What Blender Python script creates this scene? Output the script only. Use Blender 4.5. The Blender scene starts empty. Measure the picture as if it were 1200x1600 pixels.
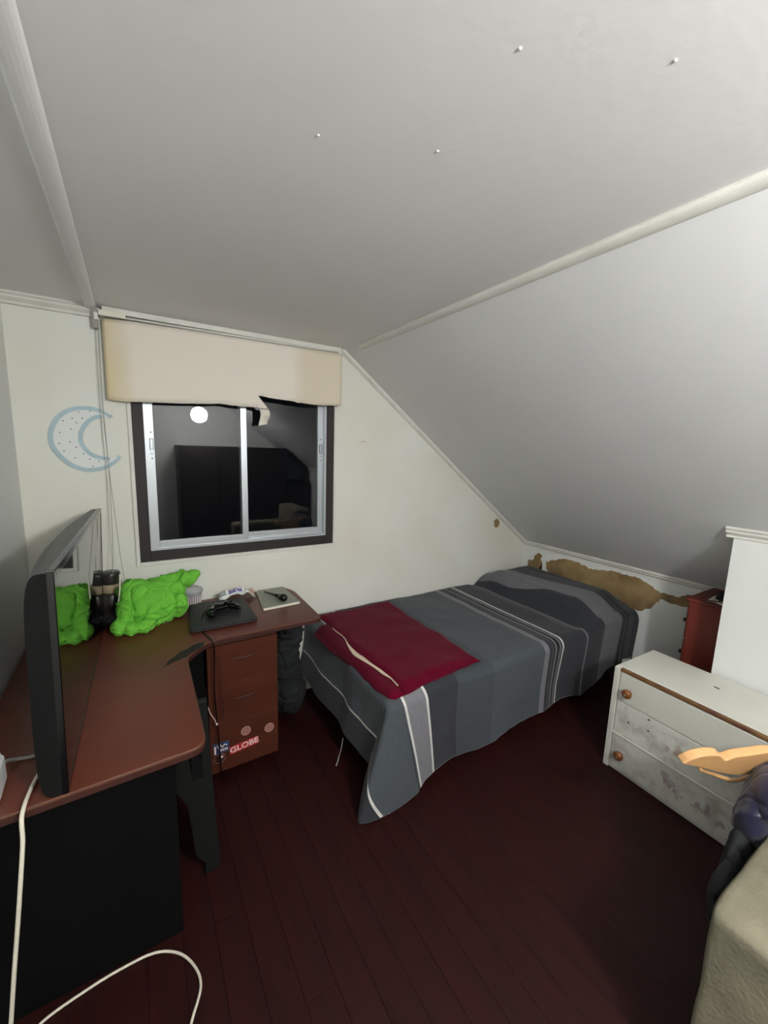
import bpy, bmesh, math, random
from mathutils import Vector, Matrix, noise
random.seed(7)
S = bpy.context.scene
COL = S.collection
# ------------------------------------------------------------------ camera
cam_d = bpy.data.cameras.new('camera'); cam = bpy.data.objects.new('camera', cam_d); COL.objects.link(cam)
_R = ((0.84984562, 0.05431658, -0.52422526), (-0.52608958, 0.1468778, -0.83764949), (0.03149879, 0.9876622, 0.15339884))
M4 = Matrix(_R).to_4x4(); M4.translation = Vector((0, 0, 1.627)); cam.matrix_world = M4
cam_d.sensor_fit = 'VERTICAL'; cam_d.sensor_height = 36.0; cam_d.sensor_width = 27.0
cam_d.lens = 627.334 / 1600 * 36.0; cam_d.clip_start = 0.02
S.camera = cam
# ------------------------------------------------------------------ world: night outside
w = bpy.data.worlds.new('night'); S.world = w; w.use_nodes = True
w.node_tree.nodes['Background'].inputs[0].default_value = (0.004, 0.005, 0.008, 1)
w.node_tree.nodes['Background'].inputs[1].default_value = 0.3
S.view_settings.view_transform = 'Standard'; S.view_settings.look = 'None'
S.view_settings.gamma = 1; S.view_settings.use_curve_mapping = False
S.view_settings.exposure = 0.16
LAMP_POS = (0.728, -0.72, 1.98); LAMP_R = 0.095; LAMP_E = 280.0

# ------------------------------------------------------------------ materials
def hexc(r, g, b):
    f = lambda c: ((c/255)/12.92 if c/255 <= .04045 else ((c/255+.055)/1.055)**2.4)
    return (f(r), f(g), f(b), 1)
def mat(name, col, rough=.6, metal=0, var=0, vscale=8, bump=0, bscale=60, spec=.5, col2=None, stretch=None, detail=4, sheen=0, coat=0):
    m = bpy.data.materials.new(name); m.use_nodes = True; nt = m.node_tree; b = nt.nodes['Principled BSDF']
    b.inputs['Base Color'].default_value = col; b.inputs['Roughness'].default_value = rough
    b.inputs['Metallic'].default_value = metal; b.inputs['Specular IOR Level'].default_value = spec
    if sheen: b.inputs['Sheen Weight'].default_value = sheen
    if coat: b.inputs['Coat Weight'].default_value = coat
    N = nt.nodes.new; Lk = nt.links.new
    tc = N('ShaderNodeTexCoord'); mp = N('ShaderNodeMapping'); Lk(tc.outputs['Object'], mp.inputs[0])
    if stretch: mp.inputs['Scale'].default_value = stretch
    if var or col2:
        n = N('ShaderNodeTexNoise'); n.inputs['Scale'].default_value = vscale; n.inputs['Detail'].default_value = detail
        Lk(mp.outputs[0], n.inputs['Vector'])
        r = N('ShaderNodeValToRGB'); r.color_ramp.elements[0].position = .3; r.color_ramp.elements[1].position = .7
        c2 = col2 or tuple(max(0, c*(1-var)) for c in col[:3])+(1,)
        r.color_ramp.elements[0].color = c2; r.color_ramp.elements[1].color = col
        Lk(n.outputs['Fac'], r.inputs[0]); Lk(r.outputs[0], b.inputs['Base Color'])
    if bump:
        n2 = N('ShaderNodeTexNoise'); n2.inputs['Scale'].default_value = bscale; n2.inputs['Detail'].default_value = 5
        Lk(mp.outputs[0], n2.inputs['Vector'])
        bp = N('ShaderNodeBump'); bp.inputs['Strength'].default_value = bump; bp.inputs['Distance'].default_value = .003
        Lk(n2.outputs['Fac'], bp.inputs['Height']); Lk(bp.outputs[0], b.inputs['Normal'])
    return m
M = {}
M['wall'] = mat('wall_paint', hexc(224,226,222), .7, var=.05, vscale=2.2, bump=.25, bscale=14, spec=.3)
M['wallback'] = mat('wall_back_paint', hexc(228,230,223), .65, bump=.3, bscale=11, spec=.3, col2=hexc(221,220,207), vscale=2.0)
M['ceil'] = mat('ceiling_paint', hexc(230,230,229), .55, var=.05, vscale=1.6, bump=.16, bscale=45, spec=.35)
M['slope'] = mat('slope_paint', hexc(222,223,223), .5, var=.06, vscale=1.8, bump=.2, bscale=9, spec=.35)
M['trim'] = mat('trim_paint', hexc(224,224,216), .5, var=.10, vscale=9, bump=.35, bscale=30)
M['floorplank'] = mat('floor_plank', hexc(46,14,12), .5, col2=hexc(32,11,11), vscale=3, stretch=(6,.7,1), bump=.15, bscale=18, spec=.22)
M['subfloor'] = mat('subfloor', hexc(18,8,8), .8)
M['ochre'] = mat('bare_plaster', hexc(156,134,92), .85, col2=hexc(116,92,62), vscale=7, bump=.5, bscale=40)
M['alu'] = mat('aluminium', hexc(196,202,206), .38, metal=.55, var=.06, vscale=6, bump=.05)
M['darkframe'] = mat('dark_window_frame', hexc(40,32,32), .6, var=.35, vscale=30)
M['black'] = mat('black_plastic', hexc(20,20,21), .45, bump=.08, bscale=200)
M['blackmatt'] = mat('black_matt', hexc(3,3,3), .8, spec=.15)
M['tvshell'] = mat('tv_shell', hexc(62,63,62), .42, bump=.06, bscale=300)
M['tvside'] = mat('tv_side', hexc(17,17,17), .6, bump=.1, bscale=300, spec=.12)
M['bezel'] = mat('tv_bezel', hexc(8,8,9), .12)
M['hole'] = mat('dark_hole', hexc(12,12,12), .9)
M['wire'] = mat('white_cable', hexc(222,216,198), .5)
M['wiregrey'] = mat('grey_cord', hexc(150,150,145), .6)
M['wood'] = mat('cherry_laminate', hexc(80,38,22), .42, col2=hexc(70,32,19), vscale=3, stretch=(1,6,6), bump=.04, spec=.4)
M['woodedge'] = mat('desk_edge_band', hexc(92,66,50), .45)
M['handle'] = mat('recessed_handle', hexc(58,22,13), .6)
M['red'] = mat('red_brown_wood', hexc(104,38,25), .5, col2=hexc(94,33,22), vscale=5)
M['mattress'] = mat('mattress', hexc(70,72,78), .9, bump=.3)
M['bedframe'] = mat('bed_frame', hexc(24,18,17), .7)
M['burg'] = mat('burgundy_fleece', hexc(92,0,30), .95, var=.15, vscale=14, bump=.5, bscale=260, sheen=.05, spec=.1)
M['lining'] = mat('cream_lining', hexc(206,186,166), .9, bump=.4, bscale=150)
M['green'] = mat('green_cotton', hexc(112,192,66), .9, var=.06, vscale=10, bump=.15, bscale=300, spec=.2)
M['dkcloth'] = mat('dark_cloth', hexc(25,28,31), .9, var=.4, vscale=9, bump=.5, bscale=60)
M['navy'] = mat('navy_satin', hexc(30,32,66), .4, var=.45, vscale=9, bump=.4, bscale=25, sheen=.2)
M['beige'] = mat('beige_upholstery', hexc(128,122,104), .95, col2=hexc(100,98,82), vscale=6, bump=.8, bscale=90, spec=.1)
M['hanger'] = mat('pale_beech', hexc(206,160,108), .4, var=.12, vscale=4, stretch=(1,6,6))
M['laptop'] = mat('laptop_shell', hexc(30,31,32), .5, bump=.15, bscale=400)
M['gloss'] = mat('gloss_black', hexc(10,10,10), .12)
M['tabtop'] = mat('grey_box_lid', hexc(142,146,132), .45, var=.1, vscale=15)
M['tabside'] = mat('cream_box_side', hexc(224,222,206), .5)
M['knob'] = mat('varnished_knob', hexc(128,78,40), .35, var=.3, vscale=30)
M['strip'] = mat('ochre_edge_strip', hexc(124,92,46), .6, col2=hexc(82,42,34), vscale=11)
M['moonw'] = mat('moon_white', hexc(226,230,228), .6)
M['moonb'] = mat('moon_blue', hexc(178,204,212), .55, var=.18, vscale=14)
M['scuff'] = mat('old_scuff', hexc(206,200,178), .7)
M['tan'] = mat('tan_band', hexc(158,144,116), .8)
M['jar'] = mat('grey_brown_jar', hexc(70,66,62), .25, col2=hexc(32,30,30), vscale=18)
M['silver'] = mat('silver_metal', hexc(190,190,190), .25, metal=1)
M['white'] = mat('white_plastic', hexc(225,230,228), .4)
M['redst'] = mat('sticker_red', hexc(176,36,42), .4)
M['whst'] = mat('sticker_white', hexc(240,214,208), .5)
M['blust'] = mat('sticker_blue', hexc(52,84,128), .4, col2=hexc(34,38,62), vscale=60)
M['pinkst'] = mat('sticker_pink', hexc(150,104,94), .5)
M['pinkrim'] = mat('sticker_rim', hexc(190,150,140), .5)
M['dkst'] = mat('sticker_dark', hexc(54,26,22), .4)
M['purple'] = mat('purple_film', hexc(122,112,170), .3)
M['peach'] = mat('peach_film', hexc(206,170,152), .35, var=.2, vscale=40)
M['wardrobe'] = mat('dark_wardrobe_wood', hexc(52,47,45), .5, var=.3, vscale=4)
M['speck'] = mat('dark_speck', hexc(34,30,28), .8)
M['dkpatch'] = mat('dark_patch', hexc(26,22,18), .5, var=.4, vscale=40)
M['paint_lump'] = mat('paint_lump', hexc(236,236,234), .4)
M['leggrey'] = mat('desk_leg_grey', hexc(20,21,20), .6, spec=.25)

def nodes(m): return m.node_tree.nodes, m.node_tree.links, m.node_tree.nodes['Principled BSDF']
# glass: clear thin pane
g = bpy.data.materials.new('window_glass'); g.use_nodes = True; b = g.node_tree.nodes['Principled BSDF']
b.inputs['Transmission Weight'].default_value = 1; b.inputs['Roughness'].default_value = .012; b.inputs['IOR'].default_value = 1.5
b.inputs['Base Color'].default_value = (.8,.82,.84,1); M['glass'] = g
# clear plastic for the tub and wrapper
g = bpy.data.materials.new('clear_plastic'); g.use_nodes = True; b = g.node_tree.nodes['Principled BSDF']
b.inputs['Transmission Weight'].default_value = .7; b.inputs['Roughness'].default_value = .2; b.inputs['IOR'].default_value = 1.3
b.inputs['Base Color'].default_value = (.86,.87,.9,1); M['clear'] = g
# screen
m = mat('tv_screen', hexc(6,6,8), .03); m.node_tree.nodes['Principled BSDF'].inputs['IOR'].default_value = 1.9; M['screen'] = m
# lamp globe
m = bpy.data.materials.new('lamp_globe'); m.use_nodes = True; b = m.node_tree.nodes['Principled BSDF']
b.inputs['Emission Color'].default_value = (1, .985, .97, 1); b.inputs['Emission Strength'].default_value = LAMP_E; M['globe'] = m
# desk top: red-brown with olive-brown cast towards the back corner (old varnish), glossy
m = mat('desk_laminate', hexc(104,50,36), .36, bump=.03, bscale=300, spec=.5)
ns, lk, b = nodes(m)
n = ns.new('ShaderNodeTexNoise'); n.inputs['Scale'].default_value = 2.2; n.inputs['Detail'].default_value = 5
tc = [x for x in ns if x.type == 'TEX_COORD'][0]; lk.new(tc.outputs['Object'], n.inputs['Vector'])
r = ns.new('ShaderNodeValToRGB'); r.color_ramp.elements[0].position = .36; r.color_ramp.elements[1].position = .62
r.color_ramp.elements[0].color = hexc(84,41,29); r.color_ramp.elements[1].color = hexc(99,49,34)
lk.new(n.outputs['Fac'], r.inputs[0]); lk.new(r.outputs[0], b.inputs['Base Color']); M['desk'] = m
# dresser paint, with dirt
def dirty(name, strength, c_d):
    m = mat(name, hexc(206,207,198), .5, bump=.3, bscale=22)
    ns, lk, b = nodes(m); tc = [x for x in ns if x.type == 'TEX_COORD'][0]
    n = ns.new('ShaderNodeTexNoise'); n.inputs['Scale'].default_value = 9; n.inputs['Detail'].default_value = 8; n.inputs['Roughness'].default_value = .65
    lk.new(tc.outputs['Object'], n.inputs['Vector'])
    r = ns.new('ShaderNodeValToRGB'); r.color_ramp.elements[0].position = .38-.0*strength; r.color_ramp.elements[1].position = .40+.12*strength
    r.color_ramp.elements[0].color = hexc(*c_d); r.color_ramp.elements[1].color = hexc(206,207,198)
    lk.new(n.outputs['Fac'], r.inputs[0]); lk.new(r.outputs[0], b.inputs['Base Color']); return m
M['dresser'] = mat('dresser_paint', hexc(208,208,198), .5, var=.06, vscale=6, bump=.3, bscale=22)
M['dresserdirt'] = dirty('dresser_paint_worn', 1.0, (176,172,164))
M['stain1'] = mat('plum_transfer', hexc(146,120,122), .7, col2=hexc(196,193,184), vscale=30)
M['stain2'] = mat('brown_transfer', hexc(150,128,112), .7, col2=hexc(196,192,182), vscale=30)
# roller blind cloth: cream with yellowed left edge (local x)
m = mat('cream_blind_cloth', hexc(218,208,190), .85, bump=.25, bscale=350, spec=.2)
ns, lk, b = nodes(m); tc = [x for x in ns if x.type == 'TEX_COORD'][0]
sp = ns.new('ShaderNodeSeparateXYZ'); lk.new(tc.outputs['Object'], sp.inputs[0])
n = ns.new('ShaderNodeTexNoise'); n.inputs['Scale'].default_value = 4; lk.new(tc.outputs['Object'], n.inputs['Vector'])
ad = ns.new('ShaderNodeMath'); ad.operation = 'MULTIPLY_ADD'; ad.inputs[1].default_value = .06; lk.new(n.outputs['Fac'], ad.inputs[0]); lk.new(sp.outputs['X'], ad.inputs[2])
r = ns.new('ShaderNodeValToRGB'); e = r.color_ramp.elements
e[0].position = 0.0; e[0].color = hexc(214,200,156); e[1].position = .02; e[1].color = hexc(222,206,164)
x = e.new(.15); x.color = hexc(231,224,211); x = e.new(.92); x.color = hexc(232,226,214); x = e.new(1.0); x.color = hexc(221,211,190)
lk.new(ad.outputs[0], r.inputs[0]); lk.new(r.outputs[0], b.inputs['Base Color']); M['blind'] = m
# bedspread: stripes from UV.x (metres along the cloth), fine woven lines
m = bpy.data.materials.new('striped_bedspread'); m.use_nodes = True
ns, lk, b = nodes(m); b.inputs['Roughness'].default_value = .92; b.inputs['Specular IOR Level'].default_value = .15; b.inputs['Sheen Weight'].default_value = .12
uv = ns.new('ShaderNodeUVMap'); uv.uv_map = 'cloth'; sp = ns.new('ShaderNodeSeparateXYZ'); lk.new(uv.outputs[0], sp.inputs[0])
mr = ns.new('ShaderNodeMath'); mr.operation = 'DIVIDE'; mr.inputs[1].default_value = 3.6; lk.new(sp.outputs['X'], mr.inputs[0])
ramps = []
slate = (72,78,83); lt = (116,116,120); dk = (50,52,57); dkk = (30,31,35); wh = (205,203,199); md = (67,69,75)
# (start x of band, colour)
bands = [(0,dkk),(.30,dk),(.34,dkk),(.36,dk),(.395,dkk),(.41,dk),(.60,wh),(.607,slate),(.966,wh),(.973,lt),(1.096,wh),(1.102,dk),(1.30,md),(1.306,(64,70,75)),(1.55,slate),
         (1.975,lt),(2.025,dk),(2.045,md),(2.058,dkk),(2.078,lt),(2.09,dkk),(2.115,lt),(2.127,dkk),(2.15,wh),(2.160,dk),(2.40,lt),(2.408,dk),(2.590,lt),(2.597,(104,104,108)),(2.80,lt),(2.806,dk),(2.81,md),(2.82,dkk),(2.85,md),(2.86,dkk),(2.89,dk),(2.96,dkk)]
def mkramp(bs):
    r = ns.new('ShaderNodeValToRGB'); r.color_ramp.interpolation = 'CONSTANT'; el = r.color_ramp.elements
    el[0].position = 0; el[0].color = hexc(*bs[0][1]); el[1].position = bs[1][0]/3.6; el[1].color = hexc(*bs[1][1])
    for p_, c_ in bs[2:]:
        x = el.new(p_/3.6); x.color = hexc(*c_)
    lk.new(mr.outputs[0], r.inputs[0]); return r
ra = mkramp(bands[:20]); rb = mkramp([(0, bands[19][1])]+bands[20:])
gt = ns.new('ShaderNodeMath'); gt.operation = 'GREATER_THAN'; gt.inputs[1].default_value = 2.09; lk.new(sp.outputs['X'], gt.inputs[0])
mx = ns.new('ShaderNodeMix'); mx.data_type = 'RGBA'; lk.new(gt.outputs[0], mx.inputs['Factor']); lk.new(ra.outputs[0], mx.inputs[6]); lk.new(rb.outputs[0], mx.inputs[7])
wv = ns.new('ShaderNodeTexNoise'); wv.inputs['Scale'].default_value = 1; wv.inputs['Detail'].default_value = 3
mp = ns.new('ShaderNodeMapping'); mp.inputs['Scale'].default_value = (260, 22, 1); lk.new(uv.outputs[0], mp.inputs[0]); lk.new(mp.outputs[0], wv.inputs['Vector'])
hs = ns.new('ShaderNodeHueSaturation'); mr2 = ns.new('ShaderNodeMapRange'); mr2.inputs[3].default_value = .62; mr2.inputs[4].default_value = 1.30
lk.new(wv.outputs['Fac'], mr2.inputs[0]); lk.new(mr2.outputs[0], hs.inputs['Value']); lk.new(mx.outputs[2], hs.inputs['Color']); lk.new(hs.outputs[0], b.inputs['Base Color'])
bp = ns.new('ShaderNodeBump'); bp.inputs['Strength'].default_value = .35; bp.inputs['Distance'].default_value = .002; lk.new(wv.outputs['Fac'], bp.inputs['Height']); lk.new(bp.outputs[0], b.inputs['Normal'])
M['spread'] = m

# ------------------------------------------------------------------ helpers
def link(o, parent=None, kind=None):
    COL.objects.link(o)
    if parent: o.parent = parent
    if kind: o['kind'] = kind
    return o
def obj(name, bm, m, parent=None, kind=None, smooth=False, loc=None, bev=0):
    me = bpy.data.meshes.new(name); bmesh.ops.recalc_face_normals(bm, faces=bm.faces); bm.to_mesh(me); bm.free()
    for mm in (m if isinstance(m, (list, tuple)) else [m]): me.materials.append(M[mm])
    if smooth:
        for p in me.polygons: p.use_smooth = True
    o = bpy.data.objects.new(name, me)
    if loc: o.location = loc
    if bev:
        md_ = o.modifiers.new('bevel', 'BEVEL'); md_.width = bev; md_.segments = 3; md_.limit_method = 'ANGLE'; md_.angle_limit = .6
    return link(o, parent, kind)
def thing(name, label, cat, loc=(0,0,0), rotz=0, group=None):
    o = bpy.data.objects.new(name, None); o.location = loc; o.rotation_euler = (0,0,rotz); o.empty_display_size = .05
    COL.objects.link(o); return tag(o, label, cat, group)
def tag(o, label, cat, group=None):
    o['label'] = label; o['category'] = cat
    if group: o['group'] = group
    return o
def box(x0, x1, y0, y1, z0, z1, bm=None):
    bm = bm or bmesh.new()
    v = [bm.verts.new((x, y, z)) for z in (z0, z1) for y in (y0, y1) for x in (x0, x1)]
    for f in ((0,1,3,2),(4,6,7,5),(0,4,5,1),(2,3,7,6),(0,2,6,4),(1,5,7,3)): bm.faces.new([v[i] for i in f])
    return bm
def prism(pts, a0, a1, axis='z', bm=None):
    """extrude a 2-D outline; axis = extrusion axis. pts are (x,y) for z, (x,z) for y, (y,z) for x"""
    bm = bm or bmesh.new()
    def P(p, a): return {'z': (p[0], p[1], a), 'y': (p[0], a, p[1]), 'x': (a, p[0], p[1])}[axis]
    A = [bm.verts.new(P(p, a0)) for p in pts]; B = [bm.verts.new(P(p, a1)) for p in pts]
    bm.faces.new(A[::-1]); bm.faces.new(B); n = len(pts)
    for i in range(n): bm.faces.new((A[i], A[(i+1) % n], B[(i+1) % n], B[i]))
    return bm
def rounded(pts, radii, seg=6):
    out = []; n = len(pts)
    for i in range(n):
        p = Vector(pts[i]); a = Vector(pts[i-1]); c = Vector(pts[(i+1) % n]); r = radii[i] if isinstance(radii, (list, tuple)) else radii
        if r <= 0: out.append(tuple(p)); continue
        u = (a-p).normalized(); v = (c-p).normalized(); r_ = min(r, (a-p).length*.49, (c-p).length*.49)
        for k in range(seg+1):
            t = k/seg; q = (1-t)**2*(p+u*r_)+2*t*(1-t)*p+t*t*(p+v*r_); out.append(tuple(q))
    return out
def tube(path, rad, bm=None, seg=8, closed=False, cap=True):
    bm = bm or bmesh.new(); path = [Vector(p) for p in path]; n = len(path); rings = []; up = None
    for i, p in enumerate(path):
        if closed: t = path[(i+1) % n]-path[i-1]
        else: t = path[min(i+1, n-1)]-path[max(i-1, 0)]
        t = t.normalized() if t.length > 1e-9 else Vector((0,0,1))
        if up is None: up = t.orthogonal().normalized()
        else:
            up = (up-t*up.dot(t)); up = up.normalized() if up.length > 1e-6 else t.orthogonal().normalized()
        s = t.cross(up); r = rad(i/(n-1)) if callable(rad) else rad
        rings.append([bm.verts.new(p+(up*math.cos(a)+s*math.sin(a))*r) for a in (2*math.pi*k/seg for k in range(seg))])
    m_ = n if closed else n-1
    for i in range(m_):
        A = rings[i]; B = rings[(i+1) % n]
        for k in range(seg): bm.faces.new((A[k], A[(k+1) % seg], B[(k+1) % seg], B[k]))
    if cap and not closed: bm.faces.new(rings[0][::-1]); bm.faces.new(rings[-1])
    return bm
def spline(pts, n=10):
    P = [Vector(p) for p in pts]; P = [P[0]*2-P[1]]+P+[P[-1]*2-P[-2]]; out = []
    for i in range(1, len(P)-2):
        for k in range(n):
            t = k/n; a, b_, c, d = P[i-1:i+3]
            out.append(.5*((2*b_)+(-a+c)*t+(2*a-5*b_+4*c-d)*t*t+(-a+3*b_-3*c+d)*t**3))
    out.append(P[-2]); return out
def lathe(prof, seg=24, bm=None, mtx=None):
    bm = bm or bmesh.new(); rings = []
    for r, z in prof:
        if r < 1e-6: v = [bm.verts.new((0, 0, z))]
        else: v = [bm.verts.new((r*math.cos(2*math.pi*k/seg), r*math.sin(2*math.pi*k/seg), z)) for k in range(seg)]
        rings.append(v)
    for A, B in zip(rings, rings[1:]):
        for k in range(seg):
            a = [A[k % len(A)], A[(k+1) % len(A)]] if len(A) > 1 else [A[0]]
            c = [B[(k+1) % len(B)], B[k % len(B)]] if len(B) > 1 else [B[0]]
            if len(a)+len(c) > 2: bm.faces.new(a+c)
    for R_, rev in ((rings[0], True), (rings[-1], False)):
        if len(R_) > 1: bm.faces.new(R_[::-1] if rev else R_)
    if mtx: bmesh.ops.transform(bm, matrix=mtx, verts=bm.verts)
    return bm
def frame2(x0, x1, z0, z1, w, y0, y1, bm=None):
    """rectangular ring; w = (left, right, bottom, top)"""
    bm = bm or bmesh.new(); l, r, b_, t = w
    box(x0, x0+l, y0, y1, z0, z1, bm); box(x1-r, x1, y0, y1, z0, z1, bm)
    if b_: box(x0+l, x1-r, y0, y1, z0, z0+b_, bm)
    if t: box(x0+l, x1-r, y0, y1, z1-t, z1, bm)
    return bm
def grid(nu, nv, fn, uvfn=None):
    bm = bmesh.new(); V = [[bm.verts.new(fn(i/nu, j/nv)) for j in range(nv+1)] for i in range(nu+1)]
    uvl = bm.loops.layers.uv.new('cloth') if uvfn else None
    for i in range(nu):
        for j in range(nv):
            f = bm.faces.new((V[i][j], V[i+1][j], V[i+1][j+1], V[i][j+1]))
            if uvl:
                for l, (a, c) in zip(f.loops, ((i,j),(i+1,j),(i+1,j+1),(i,j+1))): l[uvl].uv = uvfn(a/nu, c/nv)
    return bm
def sheet(name, bm, m, parent, thick, smooth=True, offset=-1):
    me = bpy.data.meshes.new(name); bm.to_mesh(me); bm.free(); me.materials.append(M[m])
    for p in me.polygons: p.use_smooth = smooth
    o = bpy.data.objects.new(name, me); s = o.modifiers.new('thick', 'SOLIDIFY'); s.thickness = thick; s.offset = offset
    return link(o, parent)
def blob(name, parts, voxel, m, parent=None, crease=.012, freq=9, floor=None, seed=0, sm=6):
    """one crumpled cloth surface from overlapping ellipsoids (centre, radii, rotation z/y), creased in the mesh"""
    bm = bmesh.new()
    for c, r, rot in parts:
        mt = Matrix.Translation(c) @ Matrix.Rotation(rot[0], 4, 'Z') @ Matrix.Rotation(rot[1], 4, 'Y') @ Matrix.Diagonal((*r, 1))
        bmesh.ops.create_icosphere(bm, subdivisions=3, radius=1, matrix=mt)
    me = bpy.data.meshes.new('tmp'); bm.to_mesh(me); bm.free(); o = bpy.data.objects.new('tmp', me); COL.objects.link(o)
    rm = o.modifiers.new('r', 'REMESH'); rm.mode = 'VOXEL'; rm.voxel_size = voxel
    s = o.modifiers.new('s', 'SMOOTH'); s.iterations = sm; s.factor = .6
    dg = bpy.context.evaluated_depsgraph_get(); me2 = bpy.data.meshes.new_from_object(o.evaluated_get(dg))
    bpy.data.objects.remove(o); me2.name = name; me2.materials.clear(); me2.materials.append(M[m])
    sd = Vector((seed*3.1, seed*1.7, seed))
    nn = [v.normal.copy() for v in me2.vertices]
    for v, n_ in zip(me2.vertices, nn):
        p = v.co*freq+sd; wv_ = noise.noise_vector(v.co*freq*.5+sd)
        a = noise.noise(p+wv_*1.6); b2 = noise.noise(p*2.1+wv_*2.0)
        c3 = noise.noise(p*1.3+wv_*2.6+Vector((9, 4, 2)))
        d = crease*(.6*abs(a)-1.3*math.exp(-(a/.06)**2)-.8*math.exp(-(b2/.08)**2)*(.5+.5*noise.noise(v.co*5+sd))+1.0*max(0, 1-abs(c3)*3)**2)
        v.co += n_*d
        if floor is not None and v.co.z < floor: v.co.z = floor+.0005
    for p in me2.polygons: p.use_smooth = True
    return link(bpy.data.objects.new(name, me2), parent)

# ================================================================== SETTING
XL, XR, YB, YF, ZC, XC, ZK = -.44, 3.07, 2.40, -1.70, 2.235, 1.17, .823
XBOX, YBOX = 2.44, .715
def slope_z(x): return ZC-(x-XC)*(ZC-ZK)/(XR-XC)
# floor with planks
fl = obj('floor', box(XL-.1, XR+.1, YF-.1, YB+.1, -.06, -.014), 'subfloor', kind='structure')
pw = .0985; plank_me = {}
def plank_mesh(L):
    L = round(L, 2)
    if L not in plank_me:
        bm = bmesh.new(); c = .0009; h = pw/2-.0003
        pr = [(-h, -.014), (h, -.014), (h, -c), (h-c, 0), (-h+c, 0), (-h, -c)]
        prism([(p[0], p[1]) for p in pr], .0003, L-.0003, 'y', bm)
        me = bpy.data.meshes.new('plank'); bmesh.ops.recalc_face_normals(bm, faces=bm.faces); bm.to_mesh(me); bm.free(); me.materials.append(M['floorplank']); plank_me[L] = me
    return plank_me[L]
nx = int((XR-XL)/pw)+1
for i in range(nx):
    x = XL+pw*(i+.5); cuts = [YF, YF+(.55, 1.25, .9, 1.6)[i % 4], YF+(2.6, 3.3, 2.95, 3.6)[i % 4], YB]
    if x+pw/2 > XR: continue
    for a, b_ in zip(cuts, cuts[1:]):
        p = bpy.data.objects.new('plank', plank_mesh(b_-a)); p.location = (x, a, random.uniform(-.0006, 0)); link(p, fl)
# back wall with window hole : gable shape
WX0, WX1, WZ0, WZ1 = .005, 1.103, 1.0, 2.01
def quadwall(name, pts, a0, a1, axis, m): return obj(name, prism(pts, a0, a1, axis), m, kind='structure')
bm = bmesh.new()
for pts in ([(XL-.1,-.06),(WX0,-.06),(WX0,ZC+.06),(XL-.1,ZC+.06)], [(WX0,-.06),(WX1,-.06),(WX1,WZ0),(WX0,WZ0)],
            [(WX0,WZ1),(WX1,WZ1),(WX1,ZC+.06),(WX0,ZC+.06)], [(WX1,-.06),(XR+.1,-.06),(XR+.1,ZK),(XC+.02,ZC+.06),(WX1,ZC+.06)]):
    prism(pts, YB, YB+.14, 'y', bm)
wb = obj('wall_back', bm, 'wallback', kind='structure')
obj('wall_left', box(XL-.1, XL, YF, YB, -.06, ZC+.06), 'wall', kind='structure')
obj('wall_right', box(XR, XR+.1, YF, YB, -.06, ZK+.03), 'wall', kind='structure')
obj('wall_front', prism([(XL-.1,-.06),(XR+.1,-.06),(XR+.1,ZK),(XC,ZC+.06),(XL-.1,ZC+.06)], YF-.1, YF, 'y'), 'wall', kind='structure')
cl = obj('ceiling', box(XL-.1, XC+.02, YF-.1, YB+.14, ZC, ZC+.08), 'ceil', kind='structure')
dx, dz = XR-XC, ZC-ZK; ln = math.hypot(dx, dz); nxx, nzz = dz/ln*.08, dx/ln*.08
obj('wall_slope', prism([(XC, ZC), (XR+.1, slope_z(XR+.1)), (XR+.1+nxx, slope_z(XR+.1)+nzz), (XC+nxx, ZC+nzz)], YF-.1, YB+.14, 'y'), 'slope', kind='structure')
zt = slope_z(XBOX)
obj('wall_alcove', prism([(XBOX, 0), (XBOX+.06, 0), (XBOX+.06, slope_z(XBOX+.06)+.01), (XBOX, zt+.01)], YF, YBOX, 'y'), 'wall', kind='structure')
obj('wall_alcove_side', prism([(XBOX+.06, 0), (XR, 0), (XR, ZK+.01), (XBOX+.06, slope_z(XBOX+.06)+.01)], YBOX-.06, YBOX, 'y'), 'wall', kind='structure')
# --- mouldings
def rounded_batten(x, y0, y1, z, w, h, tilt=0):
    pr = [(-w/2, 0)]+[(w/2*math.cos(math.pi-a*math.pi/8)*(1 if a in (0,8) else .98), -h*(.45+.55*math.sin(a*math.pi/8))) for a in range(0, 9)]+[(w/2, 0)]
    c, s = math.cos(tilt), math.sin(tilt)
    pr = [(x+p[0]*c-p[1]*s*-1*-1, z+p[0]*s+p[1]*c) for p in pr]
    return prism(pr, y0, y1, 'y')
obj('trim_1', rounded_batten(-.128, YF, YB, ZC, .045, .020), 'ceil', kind='structure', bev=.001)
obj('trim_2', rounded_batten(XC+.015, YF, 2.2, ZC-.007, .042, .016, -.32), 'trim', kind='structure')
def cornice(pr, x0, x1):   # profile (y offset from wall, z offset) run along x on the back wall
    return prism([(YB-p[0], ZC+p[1]) for p in pr], x0, x1, 'x')
cp = [(0, 0), (.040, 0), (.040, -.008), (.030, -.014), (.030, -.022), (.014, -.036), (.014, -.045), (0, -.048)]
obj('trim_3', cornice(cp, XL, -.118), 'trim', kind='structure')
obj('trim_4', box(-.085, 1.125, YB-.052, YB, ZC-.026, ZC), 'trim', kind='structure', bev=.003)
# gable edge moulding along the slope on the back wall
def slopestrip(x0, x1, off0, off1, y0, y1):
    ux, uz = dx/ln, -dz/ln; nx_, nz_ = -dz/ln, -dx/ln
    P = lambda x, o: (x+nx_*o, slope_z(x)+nz_*o)
    return prism([P(x0, off0), P(x1, off0), P(x1, off1), P(x0, off1)], y0, y1, 'y')
obj('trim_5', slopestrip(XC-.02, XR, 0, .022, YB-.022, YB), 'trim', kind='structure', bev=.004)
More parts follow.
